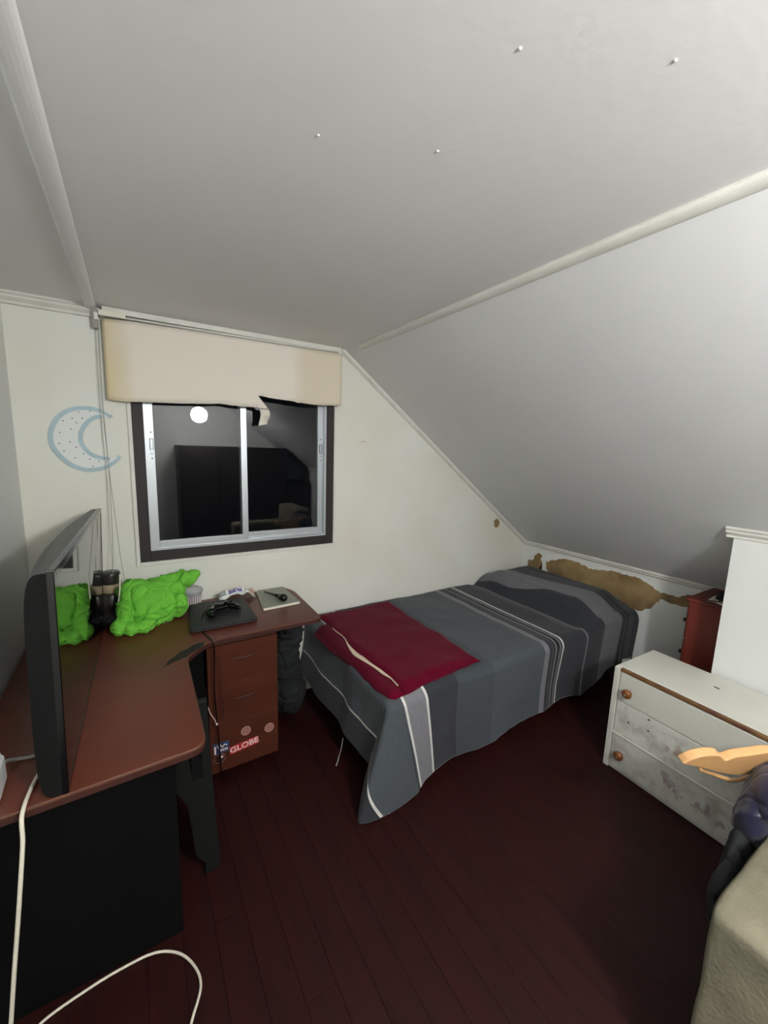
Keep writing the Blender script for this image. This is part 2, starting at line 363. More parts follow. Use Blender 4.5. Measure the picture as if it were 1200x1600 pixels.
# slim second lip of it
obj('trim_9', slopestrip(XC-.02, XR, .022, .030, YB-.012, YB), 'trim', kind='structure', bev=.002)
kp = [(0, 0), (.032, .022), (.032, .006), (.022, -.003), (.022, -.010), (.008, -.024), (.008, -.034), (0, -.036)]
obj('trim_6', prism([(XR-p[0], ZK+p[1]) for p in kp], YBOX, YB, 'y'), 'trim', kind='structure')
zb = zt-.003
bpz = [(0, .004), (.034, .030), (.034, .018), (.026, .008), (.026, 0), (.010, -.016), (.010, -.026), (0, -.030)]
obj('trim_7', prism([(XBOX-p[0], zb+p[1]) for p in bpz], YF, YBOX+.028, 'y'), 'trim', kind='structure')
obj('baseboard_back', box(XL, XR, YB-.014, YB, 0, .05), 'trim', kind='structure', bev=.004)
obj('baseboard_left', box(XL, XL+.014, YF, YB-.014, 0, .05), 'trim', kind='structure', bev=.004)
# peeled paint patches: bare plaster, slightly relieved
def patch(name, outline, where, m, parent, amp=.006, thick=.0012, at=None):
    pts = []; n = len(outline)
    for i in range(n):
        a = Vector((*outline[i], 0)); c = Vector((*outline[(i+1) % n], 0)); k = max(2, int((c-a).length/.008))
        for j in range(k):
            p = a.lerp(c, j/k); q = noise.noise_vector(p*38)*amp+noise.noise_vector(p*95)*amp*.5; pts.append((p.x+q.x, p.y+q.y))
    bm = prism(pts, at-thick if where != 'top' else at, at+.001 if where != 'top' else at+thick, {'x':'x','y':'y','top':'z'}[where])
    bmesh.ops.triangulate(bm, faces=[f for f in bm.faces if len(f.verts) > 4]); return obj(name, bm, m, parent)
wr = bpy.data.objects['wall_right']
big = [(2.165,.687),(2.004,.757),(1.887,.764),(1.80,.745),(1.746,.732),(1.67,.75),(1.596,.764),(1.48,.767),(1.387,.765),(1.31,.735),(1.254,.706),(1.137,.709),(1.068,.746),(1.02,.74),(1.03,.655),(1.10,.652),(1.169,.657),(1.237,.660),(1.28,.60),(1.318,.551),(1.37,.525),(1.432,.52),(1.56,.50),(1.766,.52),(2.0,.56),(2.12,.60),(2.165,.64)]
patch('bare_plaster_patch', big, 'x', 'ochre', wr, .010, at=XR)
patch('bare_plaster_patch', [(2.353,.66),(2.30,.67),(2.29,.715),(2.25,.75),(2.205,.737),(2.225,.70),(2.20,.66),(2.23,.62),(2.19,.58),(2.353,.56)], 'x', 'ochre', wr, .008, at=XR)
patch('bare_plaster_patch', [(2.63,1.05),(2.655,1.066),(2.685,1.055),(2.70,1.02),(2.685,.99),(2.66,.985),(2.635,1.0)], 'y', 'ochre', wb, .005, at=YB)
for (x, z, r) in ((1.30,1.672,.010),(1.325,1.676,.012),(1.36,1.668,.008)):
    patch('scuff', [(x-r*1.6,z),(x,z+r*.5),(x+r*1.6,z),(x,z-r*.5)], 'y', 'scuff', wb, .002, .0008, at=YB)
# lumps of paint / nail heads on the ceiling
for (x, y) in ((.345,.84),(.565,.74),(.745,.385),(.533,.505)):
    obj('nail_head', lathe([(0,0),(.003,0),(.0032,-.0012),(.0015,-.002),(0,-.0022)], 8, mtx=Matrix.Translation((x, y, ZC))), 'paint_lump', cl, smooth=True)

# ================================================================== WINDOW
win = thing('window_1', '', ''); del win['label']; del win['category']; win['kind'] = 'structure'; win.location = (0, 0, 0)
obj('casing', frame2(-.013, 1.120, .983, WZ1+.02, (.018, .018, .018, .018), YB-.012, YB+.0), 'trim', win, bev=.002)
obj('frame', frame2(WX0, WX1, WZ0, WZ1, (.050, .048, .056, .05), YB-.001, YB+.13), 'darkframe', win, bev=.001)
ax0, ax1, az0, az1 = .0555, 1.0545, 1.057, 1.965
obj('track', frame2(ax0, ax1, az0, az1, (.012, .012, .012, .012), YB+.004, YB+.085), 'alu', win)
def sash(x0, x1, y0, wl, wr_, wb_, latchx=None):
    s = obj('sash', frame2(x0, x1, az0+.008, az1-.01, (wl, wr_, wb_, .04), y0, y0+.024), 'alu', win, bev=.0015)
    obj('pane', box(x0+wl-.004, x1-wr_+.004, y0+.010, y0+.014, az0+wb_+.002, az1-.046), 'glass', s)
    # small bead lines on the stiles
    if latchx:
        l = obj('latch', box(latchx-.007, latchx+.007, y0-.003, y0+.001, 1.560, 1.645), 'alu', s, bev=.001)
        bm = bmesh.new(); frame2(latchx-.0085, latchx+.0085, 1.590, 1.645, (.0025,.0025,.0025,.0025), y0-.0045, y0-.001, bm)
        for zz in (1.545, 1.570, 1.678): bmesh.ops.create_uvsphere(bm, u_segments=8, v_segments=6, radius=.0035, matrix=Matrix.Translation((latchx, y0-.001, zz)))
        obj('latch_recess', bm, 'hole', s)
    return s
sash(ax0+.003, .563, YB+.012, .040, .034, .040, ax0+.030)
sash(.528, ax1-.003, YB+.040, .034, .040, .045, ax1-.025)
# ================================================================== BLIND
bl = thing('window_blind', 'torn cream cloth blind hanging over the top of the window', 'blind', (-.088, 2.338, 0))
L0 = 1.210   # cloth width in local x
bot = [(0,1.822),(.035,1.816),(.09,1.815),(.13,1.818),(.30,1.826),(.45,1.836),(.50,1.842),(.55,1.838),(.62,1.835),(.699,1.838),(.7015,1.903),(.765,1.900),(.80,1.898),(.88,1.893),(.925,1.889),(.94,1.885),(.98,1.882),(1.05,1.880),(1.13,1.884),(1.21,1.888)]
notch_l = [(.725, 1.838), (.700, 1.902)]
def zbot(x):
    for (a, za), (b_, zb_) in zip(bot, bot[1:]):
        if x <= b_: return za+(zb_-za)*(x-a)/(b_-a)
    return bot[-1][1]
xs = sorted(set([i*L0/80 for i in range(81)]+[p[0] for p in bot]))
def ztop(x): return 2.185+.012*x/L0
# left part reaches a torn point; outline polygon built as a fine grid with torn lower edge
NV = 14
bm = bmesh.new(); uvx = []
def bpos(x, z, wob=1):
    y = .012*math.sin(x*5.2)*0+.006*noise.noise(Vector((x*4, z*3, 1)))+(.030 if x < .105 else 0)*(1-x/.105 if x < .105 else 0)*.8
    y += .008*(2.2-z)/.4*noise.noise(Vector((x*7, 3, z)))
    return (x, y, z)
cols = []
for x in xs:
    zb_, zt_ = zbot(x)+.0025*noise.noise(Vector((x*60, 0, 0))), ztop(x)
    cols.append([bm.verts.new(bpos(x, zb_+(zt_-zb_)*j/NV)) for j in range(NV+1)])
for A, B in zip(cols, cols[1:]):
    for j in range(NV): bm.faces.new((A[j], B[j], B[j+1], A[j+1]))
sheet('cloth', bm, 'blind', bl, .0018)
# hanging torn flap and dangling strip under the tear
bm = bmesh.new()
pts = [(.697,1.904),(.697,1.8365),(.740,1.8345),(.752,1.838)]
prism(pts, -.0015, .0005, 'y', bm); obj('torn_flap', bm, 'blind', bl)
def strip(u, v):
    z = 1.838-.098*v; x = .712+.052*u+.006*math.sin(v*4); y = .030-.012*math.sin(v*5.5)*(.4+u); return (x, y, z+(.010*u if v > .9 else 0))
sheet('torn_strip', grid(4, 14, strip), 'blind', bl, .0012)
# raised fray at notch top
obj('frayed_edge', prism([(.71,1.903),(.735,1.906),(.82,1.902),(.93,1.898),(.95,1.886),(.93,1.882),(.905,1.889),(.80,1.893),(.76,1.896)], -.004, -.001, 'y'), 'blind', bl)
obj('rod', tube([(.0, .012, 2.197), (1.205, .012, 2.205)], .006, seg=10), 'trim', bl, smooth=True)
obj('side_return', box(1.206, 1.210, 0, .058, 1.89, 2.197), 'blind', bl)
for xx in (.002, 1.196): obj('bracket', box(xx-.006, xx+.012, .0, .060, 2.19, 2.21), 'trim', bl, bev=.002)
obj('head_box', box(-.010, .095, .005, .012, 2.190, 2.214), 'tabside', bl, bev=.002, loc=(0, -.012, 0))

# raceway strip and blind cords on the wall left of the window
rc = tag(obj('cable_raceway', box(-.118, -.107, YB-.007, YB, .80, 2.19), 'wallback', bev=.002), 'thin white painted cable strip running down the wall left of the blind', 'cable strip')
cb = thing('cord_bracket', 'small grey-white bracket at the ceiling end of the wall cable strip', 'bracket', (-.112, 2.36, 2.19))
obj('plate', box(-.012, .010, -.012, .026, -.055, .030), 'wiregrey', cb, bev=.003)
obj('clip', box(-.004, .012, -.020, -.012, -.020, .012), 'trim', cb, bev=.002)
cd = thing('blind_cord', 'thin grey pull cord hanging beside the window over the moon', 'cord', (-.105, 2.34, 0))
obj('strand', tube(spline([(0,.010,2.14),(-.004,0,1.8),(.004,-.002,1.45),(-.002,-.03,1.10),(-.010,-.05,.97)], 8), .0013, seg=6), 'wiregrey', cd, smooth=True)
obj('strand', tube(spline([(.004,.010,2.14),(.000,0,1.8),(.006,-.002,1.47),(.022,-.03,1.15),(.030,-.05,1.03),(.038,-.06,.95)], 8), .0013, seg=6), 'wiregrey', cd, smooth=True)
wl = tag(obj('cord_loop', tube(spline([(-.082,2.20,1.005),(-.088,2.19,.92),(-.100,2.18,.845),(-.096,2.165,.818),(-.078,2.16,.812),(-.062,2.17,.835),(-.052,2.19,.875),(-.058,2.20,.91)], 8), .0034, seg=8), 'wire', smooth=True),
     'white cord loop hanging in front of the dark jar beside the television', 'cord')

# ================================================================== MOON
mn = thing('moon_decoration', 'pale blue and white crescent moon cut-out on the wall left of the window', 'wall decoration', (-.186, YB, 1.628))
cx, R1 = 0.0, .150
def crescent(ro, off, ri, x_tip):
    # outer circle centred (0,0) r=ro ; inner circle centred (off) r=ri
    pass
outer = [(.112,.145),(.062,.150),(.02,.157),(-.03,.152),(-.075,.130),(-.112,.090),(-.135,.035),(-.137,-.02),(-.118,-.068),(-.075,-.118),(-.02,-.147),(.035,-.148),(.085,-.132),(.125,-.098),(.142,-.072)]
outer[0] = (.115,.112)
outer.insert(1, (.085,.136))
inner = [(.10,-.080),(.06,-.075),(.02,-.058),(-.006,-.020),(-.008,.025),(.012,.068),(.045,.098),(.080,.108)]
O3 = [p.to_2d() for p in spline([(*p, 0) for p in outer], 5)]; I3 = [p.to_2d() for p in spline([(*p, 0) for p in inner], 5)]
obj('board', prism([tuple(p) for p in O3+I3], -.006, -.0005, 'y'), 'moonw', mn)
loop = O3+I3; n = len(loop); ctr = []
bm = bmesh.new(); A = []; 
def inset(i, d):
    t = (loop[(i+1) % n]-loop[i-1]); t = t.normalized() if t.length else Vector((1,0)); nn_ = Vector((-t.y, t.x))
    return loop[i]+nn_*d
# orientation: outer runs over the top leftwards and round (counter-clockwise) so left normal is inward
no_, ni_ = len(O3), len(I3)
def wd(i):
    opp = I3 if i < no_ else O3
    return max(.0012, min(.018, .46*min((loop[i]-q).length for q in opp)))
rings = []
for i in range(n):
    p, q = loop[i], inset(i, wd(i)); rings.append([bm.verts.new((p.x, -.009, p.y)), bm.verts.new((q.x, -.009, q.y)), bm.verts.new((q.x, -.005, q.y)), bm.verts.new((p.x, -.005, p.y))])
for i in list(range(no_-2))+list(range(no_+1, n-2)):
    A, B = rings[i], rings[(i+1) % n]
    for k in range(4): bm.faces.new((A[k], A[(k+1) % 4], B[(k+1) % 4], B[k]))
obj('border', bm, 'moonb', mn)
for (x, z) in ((.025,.135),(-.018,.128),(-.078,.084),(-.044,.098),(-.006,.10),(-.095,.03),(-.052,.048),(-.03,.078),(-.024,.035),(-.10,-.02),(-.06,-.012),(-.038,-.035),(-.085,-.055),(-.012,-.065),(-.045,-.085),(.01,-.09),(.045,-.10),(.02,-.125),(.075,-.105)):
    obj('dot', lathe([(0,0),(.0026,0),(.0026,.0012),(0,.0012)], 8, mtx=Matrix.Translation((x, -.0062, z)) @ Matrix.Rotation(math.pi/2, 4, 'X')), 'speck', mn)

# ================================================================== LAMP (behind the camera, reflected in the panes)
lp = thing('pendant_lamp', 'round white globe lamp on a short cord, its glow reflected in the window', 'lamp', LAMP_POS)
obj('globe', lathe([(0 if k in (0, 24) else LAMP_R*math.sin(math.pi*k/24), -LAMP_R*math.cos(math.pi*k/24)) for k in range(25)], 32), 'globe', lp, smooth=True)
obj('socket', lathe([(.02,LAMP_R-.002),(.024,LAMP_R+.01),(.02,LAMP_R+.05),(.006,LAMP_R+.06)], 16), 'white', lp, smooth=True)
obj('cord', tube([(0,0,LAMP_R+.055),(0,0,ZC-LAMP_POS[2]-.01)], .003), 'white', lp)
obj('ceiling_rose', lathe([(.045,ZC-LAMP_POS[2]-.012),(.045,ZC-LAMP_POS[2]-.001)], 20), 'white', lp)

# ================================================================== FURNITURE BEHIND THE CAMERA (seen in the panes)
wa = thing('wardrobe', 'tall dark wooden wardrobe behind the camera, seen as a dark reflection in the window', 'wardrobe', (.52, YF+.01, 0))
obj('body', box(0, 1.5, 0, .50, .05, 1.60), 'wardrobe', wa, bev=.004)
for k in range(3):
    d_ = obj('door', box(.005+k*.5, .495+k*.5, .50, .518, .07, 1.585), 'wardrobe', wa, bev=.003)
    obj('handle', box(.44+k*.5-(.36 if k == 2 else 0), .452+k*.5-(.36 if k == 2 else 0), .518, .535, .8, .92), 'silver', d_)
obj('plinth', box(.02, 1.48, .03, .48, 0, .05), 'blackmatt', wa)
dc = thing('low_cabinet', 'lower dark cabinet beside the wardrobe behind the camera', 'cabinet', (2.03, YF+.01, 0))
obj('body', box(0, .37, 0, .45, 0, 1.08), 'wardrobe', dc, bev=.004)
for k in range(3): obj('drawer', box(.01, .36, .45, .465, .03+k*.35, .36+k*.35), 'wardrobe', dc, bev=.004)

# ================================================================== DESK
dk_ = thing('corner_desk', 'L-shaped red-brown corner desk under the window', 'desk', (0, 0, 0))
DZ = .75
out = [(XL+.012, 1.151), (.131, 1.160), (.141, 1.70), (.255, 1.852), (.786, 1.852), (.80, 2.20), (.765, YB-.016), (XL+.012, YB-.016)]
out = [(XL+.012, 1.148), (.140, 1.168), (.146, 1.735), (.242, 1.852), (.795, 1.852), (.80, 2.30), (.765, YB-.016), (XL+.012, YB-.016)]
ol = rounded(out, [0, .05, .02, .10, .03, .05, .02, 0], 8)
obj('desktop', prism(ol, DZ-.024, DZ, 'z'), 'desk', dk_, bev=.003)
# lighter edge band along the exposed front edges
path = [p for p in rounded(out, [0, .05, .02, .10, .03, .05, .02, 0], 8)]
bm = bmesh.new(); seq = [Vector((*p, 0)) for p in path if not (p[0] < XL+.02 and p[1] > 1.5)][:46]
prev = None
for i, p in enumerate(seq):
    t = (seq[min(i+1, len(seq)-1)]-seq[max(i-1, 0)]).normalized(); no = Vector((t.y, -t.x, 0))
    q = [bm.verts.new((p.x+no.x*a, p.y+no.y*a, z)) for a, z in ((.0002, DZ-.0075), (.0014, DZ-.0055), (.0014, DZ-.002), (.0002, DZ-.0012))]
    if prev:
        for k in range(4): bm.faces.new((prev[k], q[k], q[(k+1) % 4], prev[(k+1) % 4]))
    prev = q
obj('edge_band', bm, 'woodedge', dk_)
obj('lower_edge', prism([(p[0]-.0, p[1]) for p in rounded([(a+(.0012 if a > 0 else 0), b_-.0012) for a, b_ in out], [0, .05, .02, .10, .03, .05, .02, 0], 8)], DZ-.0245, DZ-.009, 'z'), 'handle', dk_)
obj('end_panel', box(XL+.03, .060, 1.285, 1.31, 0, DZ-.024), 'blackmatt', dk_, bev=.002)
obj('back_panel', box(XL+.02, .76, 2.345, 2.36, .22, DZ-.024), 'blackmatt', dk_)
obj('side_panel', box(XL+.02, XL+.04, 1.2, 2.34, .22, DZ-.024), 'blackmatt', dk_)
# dark leg with a swept foot, under the left wing
leg = [(1.36,.72),(1.50,.72),(1.50,.40),(1.47,.24),(1.47,.13),(1.53,.05),(1.60,.03),(1.60,0),(1.40,0),(1.385,.05),(1.37,.30)]
leg = [(.062,.72),(.178,.72),(.186,.45),(.196,.20),(.206,.06),(.204,.012),(.180,0),(.150,0),(.150,.05),(.120,.10),(.110,.22),(.100,.32),(.062,.40)]
obj('leg', prism(leg, 1.44, 1.465, 'y'), 'leggrey', dk_, bev=.004)
obj('rail', box(.10, .13, 1.20, 2.10, .62, DZ-.024), 'blackmatt', dk_)
obj('corner_post', box(.155, .215, 1.93, 1.97, 0, DZ-.024), 'leggrey', dk_, bev=.004)
obj('apron', box(.13, .225, 1.885, 1.90, .30, DZ-.024), 'blackmatt', dk_)
patch('dark_patch', [(.058,1.69),(.075,1.735),(.13,1.80),(.20,1.845),(.232,1.85),(.215,1.80),(.165,1.765),(.145,1.742),(.09,1.72)], 'top', 'dkpatch', dk_, .004, .0004, at=DZ)  # thin near-black patch on the desktop at its inner corner

# ================================================================== DRAWER CABINET
cab = thing('drawer_cabinet', 'cherry-brown drawer cabinet with stickers standing under the desk', 'drawer cabinet', (.238, 1.885, 0))
W_, H_ = .330, .680
obj('body', box(0, W_, .012, .44, .035, .70), 'wood', cab, bev=.002)
def smile(cx_, cz, w, s=1):
    P = [];  
    for k in range(13):
        t = -1+k/6; P.append((cx_+t*w, -.0015, cz+.006*t*t+(.003 if abs(t) < .9 else 0)))
    return P
zz = [(.045, .2935), (.2955, .5065), (.5085, .697)]
drs = []
for z0, z1 in zz:
    drs.append(obj('drawer', box(.001, W_-.001, -.006, .012, z0, z1), 'wood', cab, bev=.0015))
for d_, cz in ((drs[2], .612), (drs[1], .405)):
    bm = tube([Vector((p[0], p[1]-.005, p[2])) for p in smile(.165, cz, .055)], lambda t: .0022+.0045*math.sin(math.pi*t)**.8, seg=8)
    obj('recessed_handle', bm, 'handle', d_, smooth=True)
fr = drs[0]; FY = -.0065
def disc(cx_, cz, r, m, name, y=.0010, rx=1, par=None):
    bm = prism([(cx_+r*rx*math.cos(a*math.pi/14), cz+r*math.sin(a*math.pi/14)) for a in range(28)], FY-y, FY+.0004, 'y'); return obj(name, bm, m, par or fr)
def ring(cx_, cz, r, m, name, y):
    return obj(name, tube([(cx_+r*math.cos(a*math.pi/14), FY-y, cz+r*math.sin(a*math.pi/14)) for a in range(28)], .0014, seg=5, closed=True), m, fr)
for (cx_, cz) in ((.167, .222), (.283, .197)):
    disc(cx_, cz, .024, 'pinkst', 'round_sticker'); ring(cx_, cz, .0225, 'pinkrim', 'sticker_rim', .0010)
disc(.042, .120, .026, 'dkst', 'round_sticker'); ring(.042, .120, .0245, 'pinkst', 'sticker_rim', .0010)
disc(.052, .126, .006, 'whst', 'sticker_mark', .0016)
def quad_sticker(name, pts, m, y=.001): return obj(name, prism(pts, FY-y, FY+.0004, 'y'), m, fr)
# red GLOBE sticker, tilted
def textmesh(name, s, size, m, par, loc, rot, ex=.0005, sx=1):
    c = bpy.data.curves.new('t', 'FONT'); c.body = s; c.size = size; c.extrude = ex; c.align_x = 'CENTER'; c.align_y = 'CENTER'; c.offset = size*.022
    o = bpy.data.objects.new('t', c); COL.objects.link(o); dg = bpy.context.evaluated_depsgraph_get()
    me = bpy.data.meshes.new_from_object(o.evaluated_get(dg)); bpy.data.objects.remove(o); me.name = name; me.materials.clear(); me.materials.append(M[m])
    o = bpy.data.objects.new(name, me); o.location = loc; o.rotation_euler = rot; o.scale = (sx, 1, 1); return link(o, par)
ca, sa = math.cos(.10), math.sin(.10)
def rot2(x, z, c=(.158, .146)): return (c[0]+x*ca-z*sa, c[1]+x*sa+z*ca)
gs = quad_sticker('globe_sticker', [rot2(-.070,-.021), rot2(.070,-.021), rot2(.070,.021), rot2(-.070,.021)], 'redst')
textmesh('lettering', 'GLOBE', .040, 'whst', fr, (.158, FY-.0015, .146), (math.pi/2, -.10, 0), sx=1.12)
quad_sticker('blue_sticker', [(.012,.205),(.088,.200),(.086,.148),(.016,.142)], 'blust')
bm = bmesh.new()
for P in ([(.030,.196),(.036,.178),(.048,.190),(.056,.176),(.064,.188),(.078,.182)],):
    tube([(x, FY-.0015, z) for x, z in [tuple(q.to_2d()) for q in spline([(a, c, 0) for a, c in P], 5)]], .0022, bm, 5)
for k in range(4): box(.046+k*.009, .052+k*.009, FY-.0018, FY-.0008, .156, .168, bm)
box(.018, .026, FY-.0018, FY-.0008, .148, .190, bm)
obj('sticker_mark', bm, 'whst', fr)
for (x, y) in ((.03,.05),(W_-.03,.05),(.03,.40),(W_-.03,.40)):
    c = obj('caster', lathe([(0,-.008),(.014,-.008),(.0165,-.005),(.0165,.005),(.014,.008),(0,.008)], 14, mtx=Matrix.Translation((x, y, .0167)) @ Matrix.Rotation(math.pi/2, 4, 'Y')), 'black', cab, smooth=True)
    obj('caster_fork', box(x-.011, x+.011, y-.008, y+.008, .022, .036), 'black', c)

# ================================================================== TELEVISION
tv = thing('television', 'large flat black television standing on the left wing of the desk', 'television', (0, 0, 0))
TX = -.163; ty0, ty1, tz0, tz1 = 1.156, 2.195, DZ+.001, 1.325
def tvx(y, z):
    a, b_ = (y-ty0)/(ty1-ty0), (z-tz0)/(tz1-tz0); return -.181+.023*a+.012*b_+.012*a*b_
def tvpt(y, z, back): return (tvx(y, z)-back, y, z)
# front bezel ring and screen
def tvbox(y0, y1, z0, z1, b0, b1, bm):
    v = [bm.verts.new(tvpt(y, z, b_)) for b_ in (b0, b1) for z in (z0, z1) for y in (y0, y1)]
    for f in ((0,1,3,2),(4,6,7,5),(0,4,5,1),(2,3,7,6),(0,2,6,4),(1,5,7,3)): bm.faces.new([v[i] for i in f])
bm = bmesh.new(); bw = .020
tvbox(ty0, ty0+bw, tz0, tz1, 0, .016, bm); tvbox(ty1-bw, ty1, tz0, tz1, 0, .016, bm); tvbox(ty0+bw, ty1-bw, tz1-bw, tz1, 0, .016, bm); tvbox(ty0+bw, ty1-bw, tz0, tz0+.022, 0, .016, bm)
obj('bezel', bm, 'bezel', tv, bev=.002)
bm = bmesh.new(); tvbox(ty0+bw-.002, ty1-bw+.002, tz0+.02, tz1-bw+.002, .0012, .008, bm); obj('screen', bm, 'screen', tv)
# shell with rounded, bulging back
def shell(u, v):  # u around height, v along y
    y = ty0+(ty1-ty0)*v; e = min(v, 1-v)/.40; e = min(1, e); ez = math.sin(e*math.pi/2)
    bulge = .045+.040*ez
    a = math.pi*u
    s = lambda q: (abs(q)**.42)*(1 if q >= 0 else -1)
    zc, hz = (tz0+tz1)/2, (tz1-tz0)/2-.002
    return tvpt(y, zc-hz*s(math.cos(a)), .015+bulge*abs(math.sin(a))**.45)
sh = grid(40, 40, shell); 
for jj in (0, 40):
    pass
obj('back_shell', sh, 'tvshell', tv, smooth=True)
# close the near and far ends of the shell
for jj in (0.0, 1.0):
    bm = bmesh.new(); ringv = [bm.verts.new(shell(i/40, jj)+Vector((0, 0, 0)) if False else shell(i/40, jj)) for i in range(41)]; bm.faces.new(ringv)
    obj('side_panel', bm, 'tvside', tv)
obj('stand_foot', box(-.29, -.20, 1.5, 1.9, DZ+.0005, DZ+.012), 'black', tv, bev=.003)

# ================================================================== THINGS ON THE DESK
# green shirt, creased
sh = blob('t_shirt', [((.03,2.21,.83),(.13,.11,.115),(0,0)), ((.08,2.25,.865),(.12,.085,.085),(.2,-.1)), ((-.02,2.22,.90),(.075,.09,.065),(.2,0)), ((.15,2.28,.915),(.085,.05,.045),(0,-.15)), ((.195,2.295,.910),(.065,.045,.042),(0,-.1)), ((.238,2.31,.925),(.036,.036,.026),(0,-.2)), ((.13,2.20,.82),(.06,.07,.07),(.4,.2)),
     ((-.095,2.10,.785),(.034,.05,.038),(0,0)), ((-.05,2.09,.775),(.035,.045,.03),(0,0)), ((.0,2.10,.778),(.05,.05,.035),(0,0)), ((-.065,2.15,.83),(.040,.06,.065),(0,0))], .0036, 'green', None, .0125, 9, DZ+.001, 3, 8)
tag(sh, 'crumpled bright lime-green T-shirt heaped on the desk corner', 'shirt')
jr = thing('jar', 'dark grey-brown jar with a tan band between television and green shirt', 'jar', (-.125, 2.318, DZ))
obj('body', lathe([(0,.001),(.042,.001),(.047,.01),(.047,.10),(.040,.125),(.036,.14)], 24), 'jar', jr, smooth=True)
obj('shoulder_band', lathe([(.0365,.139),(.044,.146),(.042,.168),(.036,.185)], 24), 'tan', jr, smooth=True)
obj('lid', lathe([(.036,.184),(.041,.188),(.041,.235),(.037,.243),(0,.243)], 24), 'jar', jr, smooth=True)
pc = blob('pouch', [((-.105,2.13+.07,.785),(.045,.045,.036),(.2,0)), ((-.14,2.235,.775),(.03,.04,.03),(0,0))], .006, 'dkcloth', None, .006, 16, DZ+.001, 5)
tag(pc, 'small black cloth pouch in front of the dark jar', 'pouch')
# laptop with gamepad
lt_ = thing('laptop', 'closed black laptop lying on the desk right of the green shirt', 'laptop', (.345, 2.12, DZ+.001), -.07)
base = rounded([(-.152,-.180),(.158,-.160),(.136,.165),(-.140,.170)], .015, 4)
obj('base', prism(base, .004, .012, 'z'), 'laptop', lt_, bev=.002)
obj('lid', prism([(p[0]*.995, p[1]*.995) for p in base], .0135, .0205, 'z'), 'laptop', lt_, bev=.003)
obj('hinge', tube([(-.10,.160,.012),(.10,.158,.012)], .006, seg=8), 'black', lt_, smooth=True)
for (x, y) in ((-.12,-.14),(.12,-.13),(-.11,.13),(.11,.13)): obj('foot', box(x-.01, x+.01, y-.005, y+.005, 0, .0045), 'blackmatt', lt_)
gp = blob('body', [((0,.010,.018),(.062,.030,.017),(0,0)), ((-.055,-.012,.017),(.026,.040,.017),(-.45,0)), ((.055,-.012,.017),(.026,.040,.017),(.45,0)), ((-.068,-.048,.015),(.015,.028,.014),(-.3,0)), ((.068,-.048,.015),(.015,.028,.014),(.3,0))], .004, 'gloss', None, 0, 8, 0, 1)
gt_ = thing('game_controller', 'glossy black game controller resting on the closed laptop', 'game controller', (.345, 2.125, DZ+.0225), .25)
gp.parent = gt_
for (x, y) in ((-.024,-.006),(.024,-.006)): obj('thumbstick', lathe([(.005,.030),(.005,.040),(.010,.042),(.010,.045),(0,.044)], 14, mtx=Matrix.Translation((x, y, 0))), 'gloss', gt_, smooth=True)
for (x, y) in ((.052,.022),(.064,.012),(.040,.012),(.052,.002)): obj('button', lathe([(.004,.030),(.004,.038),(0,.039)], 10, mtx=Matrix.Translation((x, y, 0))), 'gloss', gt_, smooth=True)
obj('direction_pad', box(-.062, -.042, .006, .012, .032, .0375), 'gloss', gt_); 
gc = tag(obj('controller_cable', tube(spline([(.315,2.17,.785),(.285,2.15,.782),(.245,2.06,.772),(.235,1.96,.757),(.250,1.875,.757),(.258,1.838,.750),(.266,1.835,.70),(.262,1.845,.5),(.272,1.85,.30),(.278,1.852,.15),(.285,1.852,.012)], 8), .003, seg=6), 'gloss', smooth=True),
     'thin black cable hanging from the laptop over the desk edge past the drawers', 'cable')
gc2 = tag(obj('earphone_cable', tube(spline([(.252,1.838,.757),(.264,1.836,.72),(.290,1.840,.60),(.292,1.842,.5),(.296,1.842,.40),(.292,1.846,.34)], 8), .0022, seg=6), 'handle', smooth=True),
     'second thin brown cable hanging down the drawer fronts beside the black one', 'cable')
ww = tag(obj('white_wire', tube(spline([(.232,1.84,.430),(.240,1.835,.40),(.256,1.833,.365),(.266,1.832,.335)], 6), lambda t: .0016+.003*(t > .9), seg=6), 'whst', smooth=True),
     'short pale wire with a plug end hanging beside the drawer cabinet', 'cable')
# clear tub behind the shirt
tb = thing('plastic_tub', 'clear ribbed plastic tub tipped behind the green shirt', 'tub', (.235, 2.325, DZ+.001))
obj('body', lathe([(0,0),(.040,0),(.044,.005),(.050,.075),(.053,.078),(.050,.080),(.046,.072),(.041,.006),(0,.004)], 20), 'clear', tb, smooth=True)
for k in range(9):
    a = -2.6+k*.25; obj('rib', box(-.0012, .0012, -.001, .001, 0, .05), 'whst', tb, loc=(.0475*math.cos(a), .0475*math.sin(a), .015))
obj('lid', lathe([(.053,.080),(.055,.083),(.053,.092),(.030,.105),(0,.108)], 20), 'clear', tb, smooth=True)
pp = tag(blob('purple_wrapper', [((.150,2.255,.765),(.036,.03,.014),(.2,0))], .004, 'purple', None, .004, 20, DZ+.001, 9), 'small purple wrapper beside the green shirt and laptop', 'wrapper')
# shiny small rings (hair clip)
rg = thing('keyring', 'small shiny metal ring lying before the green shirt', 'ring', (.083, 2.150, DZ+.0025))
obj('ring', tube([(.010*math.cos(a*math.pi/8), .010*math.sin(a*math.pi/8), 0) for a in range(16)], .0016, seg=6, closed=True), 'silver', rg, smooth=True)
obj('ring', tube([(.020+.008*math.cos(a*math.pi/8), .006+.008*math.sin(a*math.pi/8), 0) for a in range(16)], .0014, seg=6, closed=True), 'silver', rg, smooth=True)
